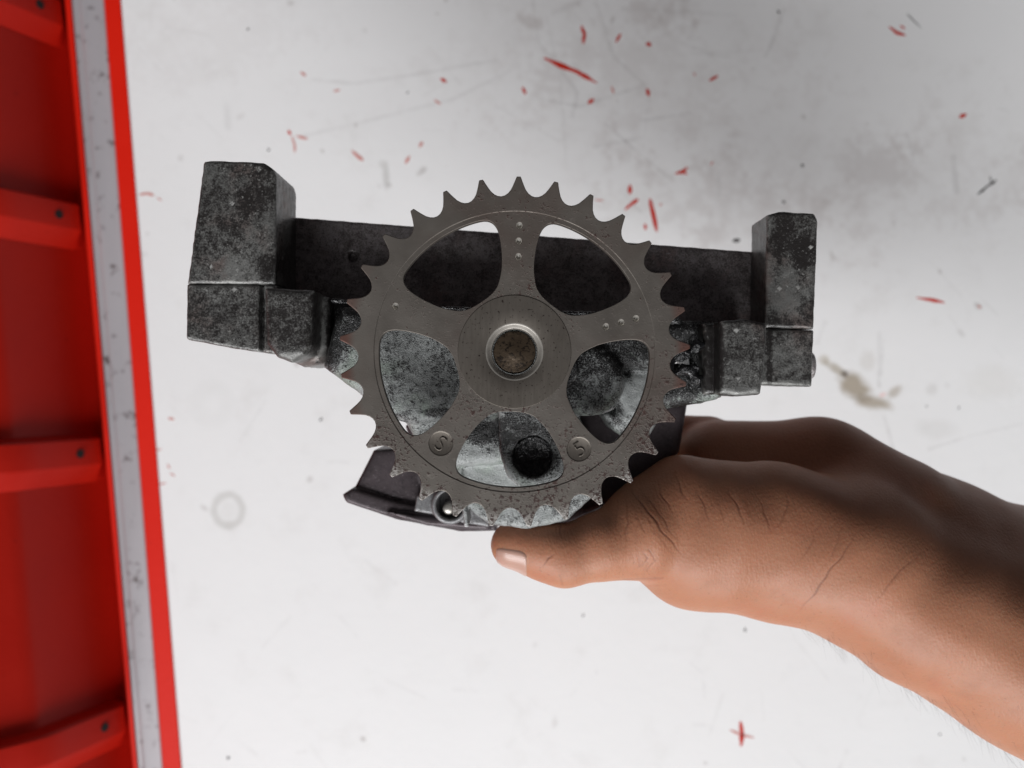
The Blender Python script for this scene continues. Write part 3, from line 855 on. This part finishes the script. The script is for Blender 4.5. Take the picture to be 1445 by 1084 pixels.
_r = random.Random(3)
for pts, st in list(CREASES):                       # finer lines keep the main creases company
    for _ in range(2):
        dx, dy = _r.uniform(-16, 16), _r.uniform(-12, 12)
        i0 = _r.randint(0, max(0, len(pts) - 3))
        CREASES.append(([(x + dx + _r.uniform(-2, 2), y + dy + _r.uniform(-2, 2)) for x, y in pts[i0:i0 + 3]], st * _r.uniform(.15, .4)))
def skin():
    s = NT('brown_skin')
    at = s.n('ShaderNodeAttribute'); at.attribute_name = 'crease'
    cre = at.outputs['Fac']
    big = s.noise(28, 4, .6); mid = s.noise(160, 4, .6); red = s.noise(45, 3, .6)
    base = s.mix(big, (.325, .132, .072), (.455, .216, .128))
    base = s.mix(s.ramp(red, .5, .75, 0, .5), base, (.39, .140, .082))
    base = s.mix(s.ramp(mid, .5, .75, 0, .25), base, (.27, .125, .074))
    # grime rubbed into the skin
    gr = s.ramp(s.noise(900, 4, .7), .60, .70, 0, .35)
    base = s.mix(gr, base, (.12, .06, .04))
    base = s.mix(s.math('MULTIPLY', cre, .75), base, (.13, .045, .028))
    lines = s.noise(1, 3, .6, vec=s.mapping((1500, 420, 900), (0, 0, .62)))
    vor = s.n('ShaderNodeTexVoronoi'); vor.inputs['Scale'].default_value = 1150
    s.t.links.new(s.tc.outputs['Object'], vor.inputs['Vector'])
    h = s.math('ADD', s.math('MULTIPLY', lines, .9), s.math('MULTIPLY', vor.outputs['Distance'], .35))
    n1 = s.bump(h, .00019, .75)
    return s.out(Base_Color=base, Roughness=s.math('MULTIPLY_ADD', mid, .2, .42), Subsurface_Weight=.30, Subsurface_Radius=(.008, .0022, .0011), Subsurface_Scale=.7, Specular_IOR_Level=.4, Normal=n1)
M['skin'] = skin()
def nail_mat():
    s = NT('thumb_nail'); n = s.noise(1, 3, .6, vec=s.mapping((200, 1500, 1500)))
    return s.out(Base_Color=s.mix(n, (.40, .23, .18), (.48, .30, .24)), Roughness=.3, Subsurface_Weight=.1, Subsurface_Radius=(.003, .001, .0008), Subsurface_Scale=.4, Normal=s.bump(n, .0001, .5))
M['nail'] = nail_mat()
M['hair'] = flat('dark_arm_hair', (.03, .02, .015), .5)

def build_hand():
    F = Field((-12, -182, -118), (236, -4, -8), .8)
    # forearm and wrist
    F.chain([(1185, 790, 46, 22), (1300, 858, 46, 24), (1445, 928, 46, 28), (1640, 1025, 46, 33)], 4)
    F.add(F.cone((1230, 772, 60, 21), (1445, 862, 62, 26)), 14)
    F.chain([(1205, 704, 70, 16.5), (1312, 760, 74, 16.5), (1460, 818, 78, 18.5), (1640, 890, 82, 21)], 20)
    F.add(F.cone((1110, 775, 48, 21), (1200, 790, 47, 22.5), .85), 9)
    # thenar and thumb base
    F.add(F.cone((985, 762, 46, 22), (1075, 758, 48, 24.5), .82), 9)
    F.add(F.cone((930, 748, 42, 15), (1000, 752, 46, 22), .9), 6)
    # palm behind, heel of the hand
    F.add(F.cone((1010, 668, 82, 19), (1160, 668, 76, 18.5), 1.0), 2.5)
    F.add(F.cone((1160, 668, 76, 18.5), (1255, 722, 64, 19), 1.0), 6)
    F.add(F.cone((1010, 722, 86, 17), (1180, 740, 76, 20), 1.0), 6)
    F.add(F.cone((1120, 712, 70, 13), (1190, 725, 64, 18), 1.0), 4)
    # thumb
    T1 = [(727, 768, 34, 7.3), (768, 778, 34, 8.5), (797, 785, 34, 9.2), (850, 770, 35, 10.2), (905, 760, 38, 13)]
    for a, b in zip(T1[:-1], T1[1:]): F.add(F.cone(a, b, 1.0), 2.2)
    F.add(F.cone((905, 740, 40, 12), (960, 700, 46, 13), 1.0), 5)
    # four fingers reaching behind the pump
    for pts in ([(1000, 622, 88, 9.2), (900, 616, 93, 8.2), (800, 620, 92, 7.6), (715, 632, 89, 6.4)],
                [(1000, 668, 92, 9.2), (890, 664, 95, 8.2), (780, 666, 92, 7.6), (690, 674, 89, 6.5)],
                [(1000, 712, 94, 8.8), (890, 708, 95, 8.0), (790, 708, 92, 7.2), (705, 710, 89, 6.2)],
                [(1005, 752, 92, 8.0), (910, 748, 94, 7.0), (830, 745, 91, 6.4), (765, 742, 88, 5.6)]):
        for a, b in zip(pts[:-1], pts[1:]): F.add(F.cone(a, b, 1.0), 1.6)
    x, y, z = F.X2[:, :, None], F.Y2[:, :, None], F.z[None, None, :]
    F.f = F.f + .25 * np.sin(x * .21 + 1.1 * np.sin(y * .17)) * np.sin(y * .24 + z * .15)
    P, Q = surface_nets(F.f, F.lo, F.h)
    for _ in range(4):                                   # relax away the grid steps
        acc = np.zeros_like(P); cnt = np.zeros(len(P))
        for i, j in ((0, 1), (1, 2), (2, 3), (3, 0)):
            for a_, b_ in ((Q[:, i], Q[:, j]), (Q[:, j], Q[:, i])):
                for ax in range(3): acc[:, ax] += np.bincount(a_, P[b_, ax], len(P))
                cnt += np.bincount(a_, minlength=len(P))
        P = P * .5 + .5 * acc / cnt[:, None]
    # skin creases: refine the mesh around them, then press them in
    segs = []
    for pts, st in CREASES:
        n_ = len(pts)
        tp = [st * math.sin(math.pi * (i + .12) / (n_ - 1 + .24)) if n_ > 2 else st * .7 for i in range(n_)]
        for i in range(n_ - 1): segs.append((*pts[i], *pts[i + 1], tp[i], tp[i + 1]))
    def crease(P, wid):
        dep = GEAR_D - P[:, 2]
        ux = P[:, 0] / dep * FPX + CX; uy = CY - P[:, 1] / dep * FPX
        ux = ux + 1.6 * np.sin(uy / 9.0) + 1.0 * np.sin(uy / 4.1 + 1)
        out = np.zeros(len(P))
        ok = P[:, 2] > -58
        ux, uy = ux[ok], uy[ok]; m = np.zeros(ok.sum())
        for x0, y0, x1, y1, s0, s1 in segs:
            ax, ay = x1 - x0, y1 - y0
            t = np.clip(((ux - x0) * ax + (uy - y0) * ay) / (ax * ax + ay * ay), 0, 1)
            d = np.hypot(ux - x0 - t * ax, uy - y0 - t * ay)
            m = np.maximum(m, (s0 + (s1 - s0) * t) * np.exp(-(d / wid) ** 2))
        out[ok] = m
        return out
    V = P / 1000; V[:, 2] += GEAR_Z
    o = mesh_obj('hand_and_forearm', V, Q, M['skin'], person)
    me = o.data
    c0 = crease(P, 7.0) > .08
    bm = bmesh.new(); bm.from_mesh(me); bm.verts.ensure_lookup_table()
    for _ in range(2):
        es = [e for e in bm.edges if c0[e.verts[0].index] and c0[e.verts[1].index]]
        bmesh.ops.subdivide_edges(bm, edges=es, cuts=1, use_grid_fill=True)
        bm.verts.index_update(); bm.verts.ensure_lookup_table()
        co = np.array([v.co for v in bm.verts]) + np.array(person.location)
        PP = co * 1000; PP[:, 2] -= GEAR_Z * 1000
        c0 = crease(PP, 5.0) > .08
    bmesh.ops.triangulate(bm, faces=[f for f in bm.faces if len(f.verts) > 4])
    bm.normal_update()
    cr = crease(PP, 1.5)
    for v, c_ in zip(bm.verts, cr):
        if c_ > .01: v.co -= v.normal * (.00013 * c_)
    bm.to_mesh(me); bm.free()
    me.polygons.foreach_set('use_smooth', [True] * len(me.polygons))
    at = me.attributes.new('crease', 'FLOAT', 'POINT'); at.data.foreach_set('value', cr.astype(np.float32))
    # nail
    bv = BVHTree.FromPolygons([v.co + person.location for v in me.vertices], [p.vertices for p in me.polygons])
    nu, nv = 18, 16
    V, Fc = [], []
    for i in range(nu + 1):
        u = i / nu
        px = 701 + (744 - 701) * u
        cc = W(px, 769 + u * 5, 34)
        for j in range(nv + 1):
            v = j / nv * 2 - 1
            shape = (1 - abs(2 * u - 1) ** 4) ** .25 if 0 < u < 1 else 0.25
            th = math.radians(40 + 58 * v * (.35 + .65 * shape))
            d = Vector((-.10 * (1 - u), -math.cos(th), math.sin(th))).normalized()
            hit = bv.ray_cast(cc + d * .03, -d)
            p = hit[0] if hit[0] is not None else cc + d * .007
            edge = max(abs(v), abs(2 * u - 1))
            V.append(p + d * (.00035 if edge < .99 else -.0004))
    for i in range(nu):
        for j in range(nv):
            a = i * (nv + 1) + j
            Fc.append((a, a + 1, a + nv + 2, a + nv + 1))
    mesh_obj('thumb_nail', V, Fc, M['nail'], o)
    # fine arm hairs along the lower edge of the forearm
    V, Fc = [], []
    for _ in range(230):
        t = random.random() ** .8
        px = 1150 + t * 330; d = random.uniform(36, 74)
        c = W(px, 760 + (px - 1170) * .465, 55)
        ang = random.uniform(-.5, .9)
        dr = Vector((-.35, -.82, ang * .9)).normalized()
        hit = bv.ray_cast(c + dr * .09, -dr)
        if hit[0] is None: continue
        p0, nn = hit[0], hit[1]
        L = random.uniform(.003, .009)
        lay = (Vector((.55, -.5, 0)) + nn * .55 + Vector((random.uniform(-.35, .35), random.uniform(-.3, .3), random.uniform(-.3, .3)))).normalized()
        bend = Vector((.4, .1, 0)) * L * random.uniform(.2, .6)
        rad = .000022
        side = lay.cross(nn).normalized(); up = lay.cross(side).normalized()
        b = len(V)
        for q in range(4):
            f = q / 3
            c_ = p0 + lay * (L * f) + bend * f * f
            r = rad * (1 - .8 * f)
            V += [c_ + side * r, c_ - side * r * .5 + up * r * .87, c_ - side * r * .5 - up * r * .87]
        for q in range(3):
            for e in range(3):
                Fc.append((b + q * 3 + e, b + q * 3 + (e + 1) % 3, b + q * 3 + 3 + (e + 1) % 3, b + q * 3 + 3 + e))
    h = mesh_obj('arm_hair', V, Fc, M['hair'], o)
    h['kind'] = 'stuff'
build_hand()
